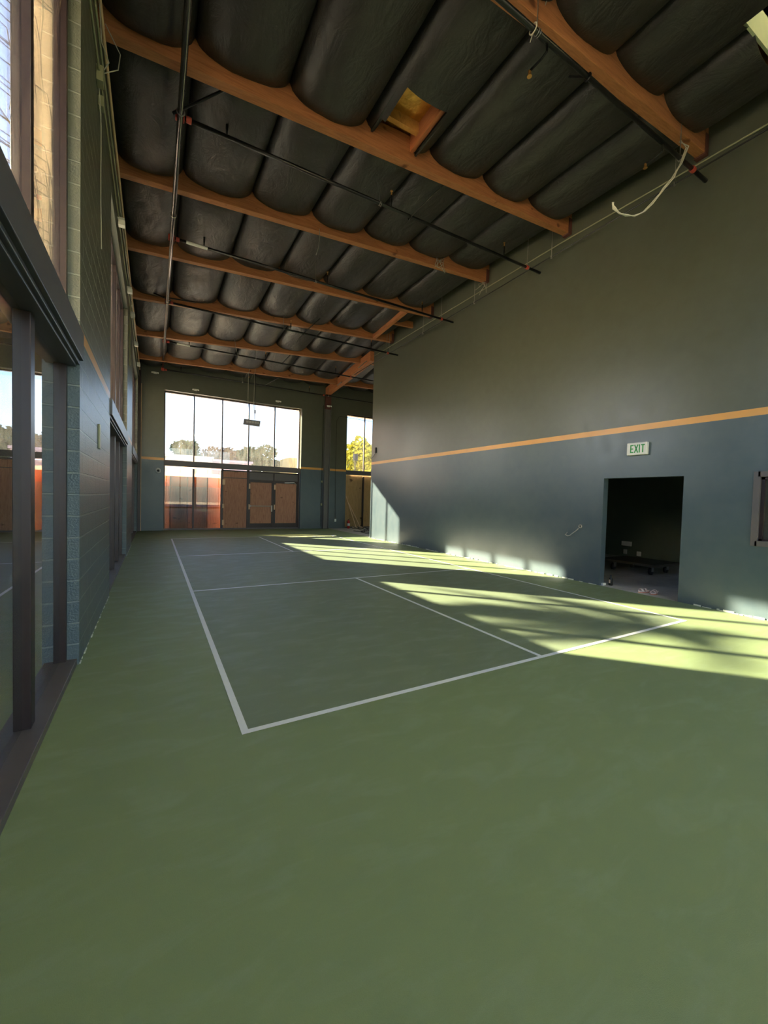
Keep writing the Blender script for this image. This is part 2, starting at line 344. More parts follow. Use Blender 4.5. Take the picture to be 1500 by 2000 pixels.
# ---------------------------------------------------------------- windows
def window(idx, axis, plane, spans, u0, u1, z0, z1, trans, frame, fw=0.05, fd=0.09, lower=None, glass_up='glass', glass_lo='glass_dirty', inset=0.0, tmat='beam_grey', tdepth=0.10, mw=0.05):
    """glazed opening: frame, mullions, panes above and below a transom beam"""
    root = sroot('window_%d' % idx)
    def bx(bm, ua, ub, a, b, za, zb_):
        if axis == 0: box(bm, a, b, ua, ub, za, zb_)
        else: box(bm, ua, ub, a, b, za, zb_)
    c = plane; sg = -1 if axis == 0 else 1       # outward direction
    lo, hi = (c-fd, c) if axis == 0 else (c, c+fd)
    bm = new(); bx(bm, u0, u0+fw, lo, hi, z0, z1); bx(bm, u1-fw, u1, lo, hi, z0, z1); bx(bm, u0+fw, u1-fw, lo, hi, z1-fw, z1)
    obj('window_frame', bm, frame, root, bevel=0.004)
    bm = new(); bx(bm, u0, u1, lo-0.03*(1 if axis else -0.6), hi+(0.02 if axis else 0.075), z0, z0+0.06); obj('window_sill', bm, 'frame_grey', root, bevel=0.004)
    if trans:
        bm = new()
        if axis == 0:
            bx(bm, u0, u1, lo, c+tdepth, trans[0], trans[1]); bx(bm, u0, u1, lo, c+tdepth-0.03, trans[0]-0.035, trans[0]); bx(bm, u0, u1, lo, c+tdepth-0.055, trans[0]-0.06, trans[0]-0.035)
        else: bx(bm, u0, u1, c-tdepth, hi, trans[0], trans[1])
        obj('transom_beam', bm, tmat, root, bevel=0.006)
    for m in spans:
        for za, zb_, mm in (((trans[1] if trans else z0+0.06), z1-fw, mw), ((z0+0.06, trans[0]-0.06, mw*1.5) if trans else (0, 0, 0))):
            if zb_ <= za: continue
            bm = new(); bx(bm, m-mm/2, m+mm/2, lo, hi, za, zb_); obj('mullion', bm, frame, root, bevel=0.004)
    e = [u0+fw]+list(spans)+[u1-fw]; gm = (lo+hi)/2
    for k in range(len(e)-1):
        a = e[k]+(mw/2 if k else 0); b = e[k+1]-(mw/2 if k < len(e)-2 else 0)
        bm = new(); bx(bm, a, b, gm-0.004, gm+0.004, (trans[1] if trans else z0+0.06), z1-fw); obj('glass_pane', bm, glass_up, root)
        if trans and (lower is None or k in lower):
            bm = new(); bx(bm, a, b, gm-0.004, gm+0.004, z0+0.06, trans[0]-0.06); obj('glass_pane', bm, glass_lo, root)
    return root
for i, (a, b) in enumerate(WINL):
    sp = [a+(b-a)*k/4 for k in (1, 2, 3)]
    if i == 1: sp = [-1.6, -0.5, 0.62]
    r = window(i, 0, XL-0.09, sp, a, b, 0, 6.20, (TB0, 3.08), 'frame', fw=0.06, fd=0.10, tdepth=0.12, mw=0.07)
    portal('sky_portal', (XL-0.42, (a+b)/2, (TB1+HEAD)/2), (0, -PI/2, 0), HEAD-TB1, b-a)
sp = [0.99, 2.19, 3.38, 4.62]
wfar = window(4, 1, YF+0.26, sp, *FW1, 0, HEAD, (TB0, TB1-0.02), 'frame', glass_up='glass_far', fw=0.05, fd=0.09, lower=(0, 1), tdepth=0.20, mw=0.05, glass_lo='glass_brown', tmat='frame_grey')
wfr = window(5, 1, YF+0.12, [9.55, 10.7], *FW2, 0, 6.15, (2.9, 3.14), 'frame', lower=(0, 1, 2), tdepth=0.05, mw=0.05, glass_lo='glass_clear')
portal('sky_portal', (2.85, YF+0.66, 4.6), (-PI/2, 0, 0), 6.1, 3.0)
for i, (a, b) in enumerate(FILL_WIN):
    window(6+i, 1, YB-0.14, [a+(b-a)*k/3 for k in (1, 2)], a, b, 0.1, 6.6, None, 'frame', glass_up='glass_clear')  # clear panes in the added fill openings
    portal('sky_portal', ((a+b)/2, YB-0.25, 3.25), (PI/2, 0, 0), b-a, 6.5)
# small office window at the right edge
r = sroot('window_8')
a, b, z0, z1 = -1.75, -0.35, 1.13, 2.15
bm = new(); f_ = 0.05
for (ya, yb, za, zc) in ((a-f_, a+0.03, z0-f_, z1+f_), (b-0.03, b+f_, z0-f_, z1+f_), (a, b, z1-0.03, z1+f_), (a, b, z0-f_, z0+0.03)): box(bm, XR-0.02, XR+0.10, ya, yb, za, zc)
obj('window_frame', bm, 'frame_grey', r, bevel=0.004)
bm = new()
for (ya, yb, za, zc) in ((a+0.03, a+0.07, z0+0.03, z1-0.03), (b-0.07, b-0.03, z0+0.03, z1-0.03), (a, b, z1-0.07, z1-0.03), (a, b, z0+0.03, z0+0.06)): box(bm, XR+0.03, XR+0.09, ya, yb, za, zc)
obj('sash', bm, 'frame', r)
bm = new(); box(bm, XR+0.055, XR+0.062, a+0.07, b-0.07, z0+0.06, z1-0.07); obj('glass_pane', bm, 'glass_dirty', r)

# doors inside the far storefront: fixed board, then a pair of board-filled doors under a blank panel
y0 = YF+0.27
bm = new(); box(bm, 2.19+0.05, 3.38-0.05, y0+0.02, y0+0.04, 0.06, TB0-0.06)
o = obj('plywood_panel', bm, 'ply', wfar)
bm = new(); box(bm, 2.24, 3.33, y0, y0+0.03, 2.42, 2.45); obj('cross_trim', bm, 'frame_grey', wfar)
bm = new(); box(bm, 3.44, 5.86, y0, y0+0.05, 2.38, TB0-0.06); obj('blank_transom_panel', bm, 'frame_grey', wfar)
bm = new(); box(bm, 2.19+0.04, 2.19+0.16, y0-0.01, y0+0.0, 2.1, 2.35); box(bm, 2.23, 2.31, y0-0.01, y0, 1.0, 1.2); box(bm, 2.23, 2.31, y0-0.01, y0, 0.2, 0.45); obj('tape_patch', bm, 'straw', wfar)
for i, (a, b) in enumerate(((3.44, 4.58), (4.66, 5.84))):
    d = sroot('door_%d' % (i+1), (a, y0, 0))
    bm = new(); box(bm, a, a+0.06, y0, y0+0.05, 0.02, 2.36); box(bm, b-0.06, b, y0, y0+0.05, 0.02, 2.36); box(bm, a+0.06, b-0.06, y0, y0+0.05, 0.02, 0.27); box(bm, a+0.06, b-0.06, y0, y0+0.05, 2.27, 2.36)
    obj('door_frame', bm, 'frame', d, bevel=0.004)
    bm = new(); n = 14; zs_ = 0.28
    box(bm, a+0.06, b-0.06, y0+0.02, y0+0.035, 0.27, 2.27); obj('plywood_infill', bm, 'ply', d)
    if i == 0:
        bm = new(); tube(bm, (a+0.04, y0-0.06, 1.12), (b-0.04, y0-0.06, 1.12), 0.018); box(bm, a+0.03, a+0.08, y0-0.07, y0, 1.08, 1.16); box(bm, b-0.08, b-0.03, y0-0.07, y0, 0.85, 1.16); obj('push_bar', bm, 'galv', d)
    bm = new(); box(bm, a-0.02, a+0.05, y0-0.015, y0, 1.95, 2.2); box(bm, a-0.02, a+0.04, y0-0.015, y0, 0.95, 1.2); obj('hinge', bm, 'straw', d)
    if i: bm = new(); bar(bm, (a+0.5, y0-0.04, 2.3), (b-0.2, y0-0.09, 2.33), 0.03, 0.03); bar(bm, (b-0.2, y0-0.09, 2.33), (b-0.05, y0, 2.22), 0.03, 0.03); obj('door_closer', bm, 'galv', d)

bm = new()
for (a, b, za, zc) in ((3.33, 3.44, 0.0, TB0), (4.58, 4.66, 0.0, 2.4), (5.84, 5.91, 0.0, TB0), (2.17, 2.26, 0.0, TB0), (3.44, 5.84, 2.36, 2.40), (2.2, 5.9, TB0-0.09, TB0-0.02), (2.2, 5.9, 0, 0.02)): box(bm, a, b, y0-0.005, y0+0.06, za, zc)
obj('door_surround', bm, 'frame', wfar)
# boards and fence outside
def board(name, x0, x1, y0, y1, z0, z1, mat, label, cat='board', grp=None):
    bm = new(); box(bm, x0, x1, y0, y1, z0, z1); return tag(obj(name, bm, mat), label, cat, grp)
for i, (a, b) in enumerate(WINL):
    if i: board('plywood_board', XL-0.36, XL-0.34, a+0.02, b-0.02, 0.0, TB1-0.14, 'ply_tan', ['', 'plywood sheeting behind the nearest lower glass on the left', 'plywood sheeting behind the lower glass of the second window on the left', 'plywood sheeting behind the lower glass of the farthest left window'][i], grp=None)
board('plywood_board', FW2[0]+0.01, FW2[1]-0.01, YF+0.26, YF+0.28, 0.0, 2.9, 'ply_tan', 'tan plywood sheet under the small far window, behind the brooms')
fe = thing('board_fence', (1.0, 17.9, 0), 'brown board fence, top painted sunlit, outside the two glazed left panes of the far wall', 'fence')
bm = new(); box(bm, -0.9, 2.4, 17.90, 17.94, -0.2, 1.95); obj('fence_boards', bm, 'ply', fe)
bm = new(); box(bm, -0.9, 2.4, 17.88, 17.94, 1.95, 2.42); obj('painted_sun_band', bm, 'ply_sunlit', fe)  # sunlight along the fence top, painted as an orange band
for x in (0.05, 0.75, 1.6): bm = new(); box(bm, x, x+0.06, 17.82, 17.88, -0.2, 2.4); obj('fence_post', bm, 'ply_dark', fe)

# ---------------------------------------------------------------- ceiling: deck, timber beams, insulation
bm = new(); SK = (5.62, 6.85, -1.85, -0.50)
def dz(x, y): return zb(x, y)+0.62
def deckquad(x0, x1, y0, y1):
    hexa(bm, [(x0,y0,dz(x0,y0)),(x1,y0,dz(x1,y0)),(x1,y1,dz(x1,y1)),(x0,y1,dz(x0,y1)),(x0,y0,9.2),(x1,y0,9.2),(x1,y1,9.2),(x0,y1,9.2)])
SK_AND_FILL = [SK, (-0.4, 3.0, -7.6, -2.3), (3.6, 7.0, -7.6, -2.3)]  # first opening is the visible skylight; the other two are added for fill light
for (xa, xb, ya, yb) in [(XL-0.2, 13.2, -0.5, 0.6)]+[(XL-0.2, 13.2, a, b) for a, b in zip([0.6, 3.1, 5.6, 8.1, 10.6, 13.1, 15.6], [3.1, 5.6, 8.1, 10.6, 13.1, 15.6, YF+0.2])]: deckquad(xa, xb, ya, yb)
for (xa, xb, ya, yb) in ((XL-0.2, SK[0], -1.85, -0.5), (SK[1], 13.2, -1.85, -0.5), (XL-0.2, 13.2, -2.3, -1.85), (XL-0.2, -0.4, -7.6, -2.3), (3.0, 3.6, -7.6, -2.3), (7.0, 13.2, -7.6, -2.3), (XL-0.2, 13.2, YB-0.2, -7.6)): deckquad(xa, xb, ya, yb)
ceil = struct(obj('ceiling', bm, 'deck_ply'))
for i, s_ in enumerate(SK_AND_FILL):
    bm = new(); z_ = zb(s_[0], 0)+0.30; t_ = 0.03; zt = 9.5
    a, b, c, d = s_
    for q_ in ((a-t_, b+t_, d, d+t_), (a-t_, b+t_, c-t_, c), (a-t_, a, c, d), (b, b+t_, c, d)):
        x0, x1, ya, yb = q_
        hexa(bm, [(x0,ya,zb(x0,0)+0.24),(x1,ya,zb(x1,0)+0.24),(x1,yb,zb(x1,0)+0.24),(x0,yb,zb(x0,0)+0.24),(x0,ya,zt),(x1,ya,zt),(x1,yb,zt),(x0,yb,zt)])
    w_ = sroot('skylight_or_fill_%d' % (i+1)); obj('light_well', bm, 'welldry', w_)
    bm = new(); box(bm, a, b, d-0.025, d, 8.35, 9.5); obj('curb_board', bm, 'deck_ply', w_)
    bm = new(); box(bm, a+0.35, a+0.5, d-0.035, d-0.025, 8.6, 8.64); obj('bracket', bm, 'frame', w_)
NM = ['nearest', 'second', 'third', 'fourth', 'fifth', 'sixth', 'seventh and farthest']
for k, y in enumerate(sorted(beams)):
    l, r = beams[y]; x1 = XR+0.02 if y < 12 else XA
    r2 = l+(r-l)*(x1-XL)/(XR-XL)
    bt = thing('roof_beam', (3, y, l), '%s orange-stained timber roof beam, counted from the camera, running wall to wall' % NM[k], 'beam', 'timber roof beams')
    bm = new(); h = 0.44; wd = 0.07
    hexa(bm, [(XL,y-wd,l),(x1,y-wd,r2),(x1,y+wd,r2),(XL,y+wd,l),(XL,y-wd,l+h),(x1,y-wd,r2+h),(x1,y+wd,r2+h),(XL,y+wd,l+h)])
    obj('timber', bm, 'beam', bt, bevel=0.006)
    if y < 12:
        bm = new(); box(bm, XR-0.10, XR-0.001, y-wd-0.012, y+wd+0.012, r-0.03, r+0.30); obj('hanger_bracket', bm, 'rustcol', bt)
# quilted insulation bays
SX = [-0.15+1.21*k for k in range(-1, 12)]
def bulge(u): return max(0.0, 1-abs(2*u-1)**2.6)
ys = [-1.9]+sorted(beams)+[YF]
HOLE = (2.44, 3.15, 2.10, 2.73)
names = ['bay in front of the nearest beam', 'bay with the square hole, between nearest and second beams', 'bay between the second and third beams', 'bay between the third and fourth beams',
         'bay between the fourth and fifth beams', 'bay between the fifth and sixth beams', 'bay between the sixth and seventh beams', 'last bay above the far wall']
for k in range(len(ys)-1):
    ya, yb = ys[k], ys[k+1]
    root = thing('insulation_blanket', (3, (ya+yb)/2, 7.3), 'black quilted insulation, '+names[k], 'insulation', 'black insulation bays between the beams')
    for j in range(len(SX)-1):
        xa, xb = max(SX[j], XL), SX[j+1]
        if xb > (XR+0.5 if yb < 13 else XA+0.4): continue
        if xa < XR < xb and yb < 12: xb = XR+0.01
        if xb-xa < 0.05: continue
        sag = random.uniform(0.85, 1.15); sd_ = random.uniform(0, 50); nu, nv = 26, 48
        bm = new(); grid = []
        for i in range(nu+1):
            row = []
            for m in range(nv+1):
                u, v = i/nu, m/nv; x = xa+(xb-xa)*u; y = ya+(yb-ya)*v
                e = min(1, (min(v, 1-v)/0.14)); e = math.sqrt(1-(1-e)**2)
                s_ = bulge(u)**0.6*(0.15+0.13*e)*sag
                wr_ = noise.noise(Vector((x*2.2+sd_, y*1.1, sd_)))*0.020+noise.noise(Vector((x*9+sd_, y*3.0+x*3, sd_)))*0.009
                z = zb(x, y)+0.385-s_+wr_*bulge(u)
                if k == len(ys)-2: z += 0.05
                row.append((x, y, z))
            grid.append(row)
        vv = {}
        def gv(i, m):
            if (i, m) not in vv: vv[(i, m)] = bm.verts.new(grid[i][m])
            return vv[(i, m)]
        for i in range(nu):
            for m in range(nv):
                cx_, cy_ = (grid[i][m][0]+grid[i+1][m][0])/2, (grid[i][m][1]+grid[i][m+1][1])/2
                if k == 1 and HOLE[0] < cx_ < HOLE[1] and HOLE[2] < cy_ < HOLE[3]: continue
                if k == 0 and SK[0] < cx_ < SK[1] and SK[2] < cy_ < SK[3]: continue
                if k == 1 and HOLE[0]-0.03 < cx_ < HOLE[1]+0.02 and cy_ > HOLE[3]: continue
                bm.faces.new((gv(i, m), gv(i, m+1), gv(i+1, m+1), gv(i+1, m)))
        o = obj('quilt_panel', bm, 'quilt', root, smooth=True)
# what shows through the square hole
h = thing('roof_opening', (2.8, 2.4, 7.6), 'foil-faced square opening with bare wood framing in the black insulation', 'roof hatch')
bm = new(); z_ = zb(2.8, 2.5)
bm2 = new(); N = 12
g = [[bm2.verts.new((2.38+0.85*i/N, 1.95+1.1*j/N, z_+0.50+0.02*noise.noise(Vector((i*0.9, j*0.7, 3))))) for j in range(N+1)] for i in range(N+1)]
for i in range(N):
    for j in range(N): bm2.faces.new((g[i][j], g[i][j+1], g[i+1][j+1], g[i+1][j]))
obj('foil_facing', bm2, 'kraft', h, smooth=True)
bm.free(); bm = new(); box(bm, 3.10, 3.17, 2.0, 3.05, z_+0.22, z_+0.50); obj('purlin', bm, 'girder', h)
bm = new(); box(bm, 2.36, 3.10, 2.78, 2.86, z_+0.34, z_+0.50); obj('ledger', bm, 'deck_ply', h)
bm = new(); box(bm, 3.19, 3.22, 2.0, 3.02, z_+0.18, z_+0.48); box(bm, 2.36, 2.39, 2.0, 3.02, z_+0.2, z_+0.5); obj('insulation_edge', bm, 'quilt', h)
# header framing by the right wall and the long girder in the alcove
hd = thing('header_beam', (6.4, 9.35, 7.5), 'short timber header spanning from the fourth to the fifth roof beam near the right wall', 'beam')
bm = new(); za, zc = zb(6.3, 8.1)-0.0, zb(6.45, 10.6)-0.0
hexa(bm, [(6.28,8.17,za),(6.40,8.17,za),(6.52,10.53,zc),(6.40,10.53,zc),(6.28,8.17,za+0.34),(6.40,8.17,za+0.34),(6.52,10.53,zc+0.34),(6.40,10.53,zc+0.34)]); obj('timber', bm, 'girder', hd)
bm = new(); bar(bm, (6.46, 9.25, 7.72), (7.30, 9.25, 7.78), 0.09, 0.2); obj('trimmer', bm, 'beam', hd)
gd = thing('roof_girder', (7.25, 14.5, 7.1), 'heavy orange timber girder rising from the far steel column toward the green wall', 'beam')
bm = new(); hexa(bm, [(7.14,17.08,6.93),(7.36,17.08,6.93),(7.36,12.12,7.32),(7.14,12.12,7.32),(7.14,17.08,7.32),(7.36,17.08,7.32),(7.36,12.12,7.72),(7.14,12.12,7.72)]); obj('timber', bm, 'girder', gd)
bm = new(); bar(bm, (7.12, 13.2, 7.30), (7.12, 12.4, 7.38), 0.03, 0.03); obj('metal_strap', bm, 'galv', gd); bm = new(); bar(bm, (7.12, 15.5, 7.08), (7.12, 15.0, 7.12), 0.03, 0.05); obj('metal_strap', bm, 'galv', gd)

# ---------------------------------------------------------------- steel column and corner post
c = thing('steel_column', (7.25, 16.98, 0), 'grey steel column with reddish top against the far wall', 'column')
bm = new(); box(bm, 7.10, 7.13, 16.88, 17.08, 0, 6.2); box(bm, 7.37, 7.40, 16.88, 17.08, 0, 6.2); box(bm, 7.13, 7.37, 16.97, 16.99, 0, 6.2); obj('shaft', bm, 'steelcol', c)
bm = new(); box(bm, 7.11, 7.39, 16.89, 17.08, 6.2, 6.95); obj('cap', bm, 'rustcol', c)
bm = new(); box(bm, XL+0.0, XL+0.10, 16.95, YF, 0, 7.2); bx_ = struct(obj('trim_1', bm, 'frame'))
bm = new(); box(bm, XL+0.10, XL+0.125, 17.04, YF, 0, 6.2); struct(obj('trim_2', bm, 'straw'))

# ---------------------------------------------------------------- sprinkler piping
mn = thing('sprinkler_main', (-0.28, 8, 6.9), 'long steel sprinkler main running down the room under the left side of the beams', 'pipe')
bm = new(); tube(bm, (-0.28, -4, 6.9), (-0.28, 16.8, 6.88), 0.038, 16); obj('pipe', bm, 'main', mn, True)
bm = new(); tube(bm, (-0.28, 16.72, 6.86), (-0.28, 16.85, 6.86), 0.06, 12); obj('end_cap', bm, 'galv', mn)
for y in (3.62, 6.0, 10.0): bm = new(); ring(bm, (-0.28, y, 6.9), (0, 1, 0), 0.045, 0.012); tube(bm, (-0.28, y, 6.94), (-0.28, y, 7.3), 0.006); obj('pipe_clamp', bm, 'galv', mn)
for (p0, p1) in (((-0.28, 3.62, 6.93), (0.35, 3.2, 7.22)), ((-0.28, 9.8, 6.93), (0.45, 10.3, 7.2)), ((-0.28, 9.9, 6.93), (-0.72, 10.4, 7.25)), ((-0.28, 16.2, 6.9), (0.1, 15.7, 7.0))):
    bm = new(); tube(bm, p0, p1, 0.018, 8); tube(bm, Vector(p0)-(Vector(p1)-Vector(p0)).normalized()*0.12, p0, 0.02, 8); obj('sway_brace', bm, 'pipe', mn)
def branch(y, z, x1, label, heads, rods, braces, label_x=None, head_dir=1, lift=0.0):
    b = thing('sprinkler_branch', (3, y, z), label, 'pipe', 'sprinkler branch pipes')
    bm = new(); tube(bm, (-0.28, y, z), (x1, y, z+lift), 0.030, 12); obj('pipe', bm, 'pipe', b, True)
    for xx in (-0.20, 6.82):
        if xx < x1: bm = new(); tube(bm, (xx, y, z+lift*(xx/7.3)), (xx+0.07, y, z+lift*(xx/7.3)), 0.043, 12); obj('red_coupling', bm, 'red', b)
    bm = new(); box(bm, -0.34, -0.22, y-0.035, y+0.035, z-0.06, z+0.055); obj('red_tee', bm, 'red', b, bevel=0.01)
    for hx in heads:
        hz = z+lift*(hx/7.3)
        s_ = new(); tube(s_, (hx, y, hz), (hx, y, hz+0.24*head_dir), 0.011, 8); tube(s_, (hx, y, hz+0.10*head_dir), (hx, y, hz+0.22*head_dir), 0.018, 8)
        ho = obj('sprinkler_riser', s_, 'pipe', b)
        s_ = new(); tube(s_, (hx, y, hz+0.24*head_dir), (hx, y, hz+0.28*head_dir), 0.016, 8); tube(s_, (hx, y, hz+0.31*head_dir), (hx, y, hz+0.315*head_dir), 0.026, 10)
        tube(s_, (hx-0.012, y, hz+0.28*head_dir), (hx-0.006, y, hz+0.31*head_dir), 0.004, 6); tube(s_, (hx+0.012, y, hz+0.28*head_dir), (hx+0.006, y, hz+0.31*head_dir), 0.004, 6)
        obj('sprinkler_head', s_, 'brass', ho)
    for rx in rods:
        rz = z+lift*(rx/7.3); s_ = new(); tube(s_, (rx, y, rz-0.03), (rx, y, zb(rx, y)+0.33), 0.007, 6); ring(s_, (rx, y, rz), (1, 0, 0), 0.036, 0.007, 14, 5); ring(s_, (rx+0.03, y, rz), (1, 0, 0), 0.036, 0.006, 14, 5); obj('hanger_rod', s_, 'galv', b)
    for (bx0, dx, dy) in braces:
        s_ = new(); tube(s_, (bx0, y, z), (bx0+dx, y+dy, zb(bx0+dx, y+dy)+0.12), 0.014, 8); ring(s_, (bx0, y, z), (1, 0, 0), 0.038, 0.012, 14, 6); obj('sway_brace', s_, 'pipe', b)
    if label_x is not None:
        bm = new(); tube(bm, (label_x, y, z), (label_x+0.42, y, z), 0.0325, 12); obj('pipe_label', bm, 'white', b)
branch(0.53, 7.02, 7.30, 'thick black sprinkler branch pipe alongside the nearest beam, at top right', [], [3.2, 6.45], [(4.15, 0.1, 0.35)])
branch(3.82, 7.0, 7.30, 'black sprinkler branch pipe just beyond the square hole in the ceiling', [0.35, 3.22, 6.12], [2.97, 6.87], [(3.63, 0.4, -0.62)], lift=0.06)
branch(7.0, 7.02, 7.30, 'black sprinkler branch pipe with white label, near the fourth roof beam', [0.35, 3.22, 6.15], [2.9, 6.85], [], 0.0, lift=0.04)
branch(10.2, 6.98, 7.30, 'black sprinkler branch pipe crossing just before the fifth roof beam', [3.24, 6.18], [3.0, 6.82], [(3.65, 0.5, -0.3)], lift=0.03)
branch(13.4, 6.93, 9.0, 'black sprinkler branch pipe with white label, just past the sixth roof beam', [0.5, 3.2, 6.15], [2.8], [(3.85, 0.35, -0.3)], 0.1)
branch(16.6, 6.80, 10.6, 'pale thin sprinkler branch pipe in front of the far wall', [0.4, 3.2, 6.1], [2.9, 7.1], [(3.9, 0.6, -0.7)])
# drop fittings on the near branch
for hx, lab in ((3.38, 'small drop sprinkler fitting hanging under the near pipe, top centre'), (5.95, 'small drop sprinkler fitting under the near pipe by the right wall')):
    t = thing('drop_sprinkler', (hx, 0.53, 6.9), lab, 'sprinkler')
    bm = new(); path(bm, [(hx, 0.53, 6.99), (hx, 0.53, 6.90), (hx-0.02, 0.60, 6.86), (hx-0.03, 0.75, 6.86)], 0.014, 8); obj('elbow_pipe', bm, 'pipe', t)
    bm = new(); tube(bm, (hx-0.03, 0.75, 6.86), (hx-0.03, 0.75, 6.81), 0.02); tube(bm, (hx-0.03, 0.75, 6.80), (hx-0.03, 0.75, 6.795), 0.03); obj('sprinkler_head', bm, 'brass', t)
# conduits on right wall
t = thing('wall_conduit', (7.28, 5, 7.4), 'thin pale conduit run high on the long green wall, the upper of two', 'conduit')
bm = new(); path(bm, [(7.27, -3, 7.26), (7.27, 0, 7.33), (7.27, 3.2, 7.44), (7.27, 6, 7.47), (7.27, 12.05, 7.50)], 0.012, 8); obj('tube', bm, 'conduit', t)
t = thing('wall_pipe', (7.1, 5, 7.14), 'thin dark pipe hung from rods beside the green wall, the lower of two runs', 'pipe')
bm = new(); path(bm, [(7.1, -3, 7.12), (7.1, 3, 7.14), (7.1, 8, 7.14), (7.1, 10.7, 7.12), (7.1, 13.5, 7.10)], 0.014, 8); obj('tube', bm, 'pipe', t)
for y in (0.9, 3.35, 5.85, 8.3, 10.5):
    bm = new(); tube(bm, (7.1, y, 7.12), (7.1, y, zb(7.1, y)+0.25), 0.006, 6); box(bm, 7.085, 7.115, y-0.012, y+0.012, 7.10, 7.17); obj('hanger_rod', bm, 'galv', t)
# conduits on left wall near the roof
t = thing('wall_conduit', (XL+0.03, 8, 6.6), 'bundle of olive conduits along the top of the block wall on the left', 'conduit')
bm = new(); path(bm, [(XL+0.03, 2.0, 6.72), (XL+0.03, 3.1, 6.70), (XL+0.03, 8, 6.78), (XL+0.03, 16.9, 6.8)], 0.014, 8); obj('tube', bm, 'conduit', t)
bm = new(); path(bm, [(XL+0.03, 1.5, 6.34), (XL+0.03, 2.8, 6.36), (XL+0.03, 8, 6.40), (XL+0.03, 16.9, 6.45)], 0.012, 8); obj('tube', bm, 'conduit', t)
bm = new(); path(bm, [(XL+0.05, 2.0, 6.98), (XL+0.05, 16.9, 6.72)], 0.018, 8); obj('tube', bm, 'straw', t)
for y in (5.7, 8.4, 9.9, 12.3, 14.6): 
    bm = new(); tube(bm, (XL+0.02, y, 6.36), (XL+0.12, y, 6.36), 0.03, 10); box(bm, XL+0.03, XL+0.13, y-0.05, y+0.05, 6.24, 6.33); l_ = obj('flood_lamp', bm, 'white', t)
bm = new(); path(bm, [(XL+0.03, 9.6, 6.4), (XL+0.03, 9.6, 4.9)], 0.012, 8); path(bm, [(XL+0.03, 10.2, 6.8), (XL+0.03, 10.2, 6.45), (XL+0.03, 11, 6.45)], 0.012, 8); obj('drop_tube', bm, 'conduit', t)
t = thing('junction_box', (XL+0.05, 2.95, 6.35), 'grey junction box with loose wires near the first beam on the left wall', 'electrical box')
bm = new(); box(bm, XL+0.001, XL+0.07, 2.88, 3.0, 6.25, 6.42); box(bm, XL+0.001, XL+0.06, 3.04, 3.14, 6.1, 6.22); obj('box', bm, 'conduit', t, bevel=0.005)
bm = new(); path(bm, [(XL+0.05, 2.7, 6.9), (XL+0.06, 2.8, 6.6), (XL+0.12, 2.9, 6.5), (XL+0.06, 2.95, 6.42)], 0.006, 6); path(bm, [(XL+0.06, 2.98, 6.42), (XL+0.2, 3.0, 6.55), (XL+0.22, 3.02, 6.75), (XL+0.08, 2.95, 6.95)], 0.006, 6); path(bm, [(XL+0.02, 3.0, 6.25), (XL+0.03, 3.1, 5.9), (XL+0.02, 3.2, 5.2), (XL+0.02, 3.3, 4.6)], 0.006, 6)
obj('loose_wire', bm, 'wire', t)
bm = new(); box(bm, XL+0.001, XL+0.02, 3.22, 3.34, 2.16, 2.46); tag(obj('blank_cover_plate', bm, 'conduit', bevel=0.004), 'tall blank cover plate on the navy block wall at left', 'cover plate')

# ---------------------------------------------------------------- hanging flood light
hl = thing('hanging_floodlight', (3.15, 15.6, 4.8), 'grey rectangular LED floodlight hanging on two wires before the far window', 'light')
bm = new(); hexa(bm, [(2.76,15.40,4.69),(3.46,15.40,4.67),(3.46,15.50,4.67),(2.76,15.50,4.69),(2.84,15.62,4.97),(3.54,15.62,4.95),(3.54,15.72,4.97),(2.84,15.72,4.98)]); obj('housing', bm, 'lightbody', hl, bevel=0.01)
bm = new()
for i in range(5): x = 2.90+0.115*i; hexa(bm, [(x,15.468,4.79),(x+0.09,15.468,4.79),(x+0.09,15.50,4.79),(x,15.50,4.79),(x+0.02,15.54,4.89),(x+0.11,15.54,4.89),(x+0.11,15.57,4.89),(x+0.02,15.57,4.89)])
obj('led_modules', bm, 'white', hl)
zt = zb(3.1, 15.6)
for x0, x1, m in ((2.98, 2.98, 'wire'), (3.22, 3.24, 'wire'), (3.27, 3.29, 'black')):
    bm = new(); path(bm, [(x0, 15.6, 4.96), (x1, 15.6, zt)], 0.008 if m == 'wire' else 0.012, 6)
    if m == 'black': tube(bm, (3.285, 15.6, 5.25), (3.285, 15.6, 5.4), 0.03, 8)
    obj('power_cord' if m == 'black' else 'hanging_wire', bm, m, hl)
bm = new()
for x in (2.98, 3.23): ring(bm, (x, 15.6, zt+0.12), (1, 0, 0), 0.17, 0.008, 16, 5); path(bm, [(x, 15.5, zt), (x-0.12, 15.45, zt-0.15), (x-0.14, 15.45, zt-0.3)], 0.006, 5)
obj('tied_loop', bm, 'wire', hl)

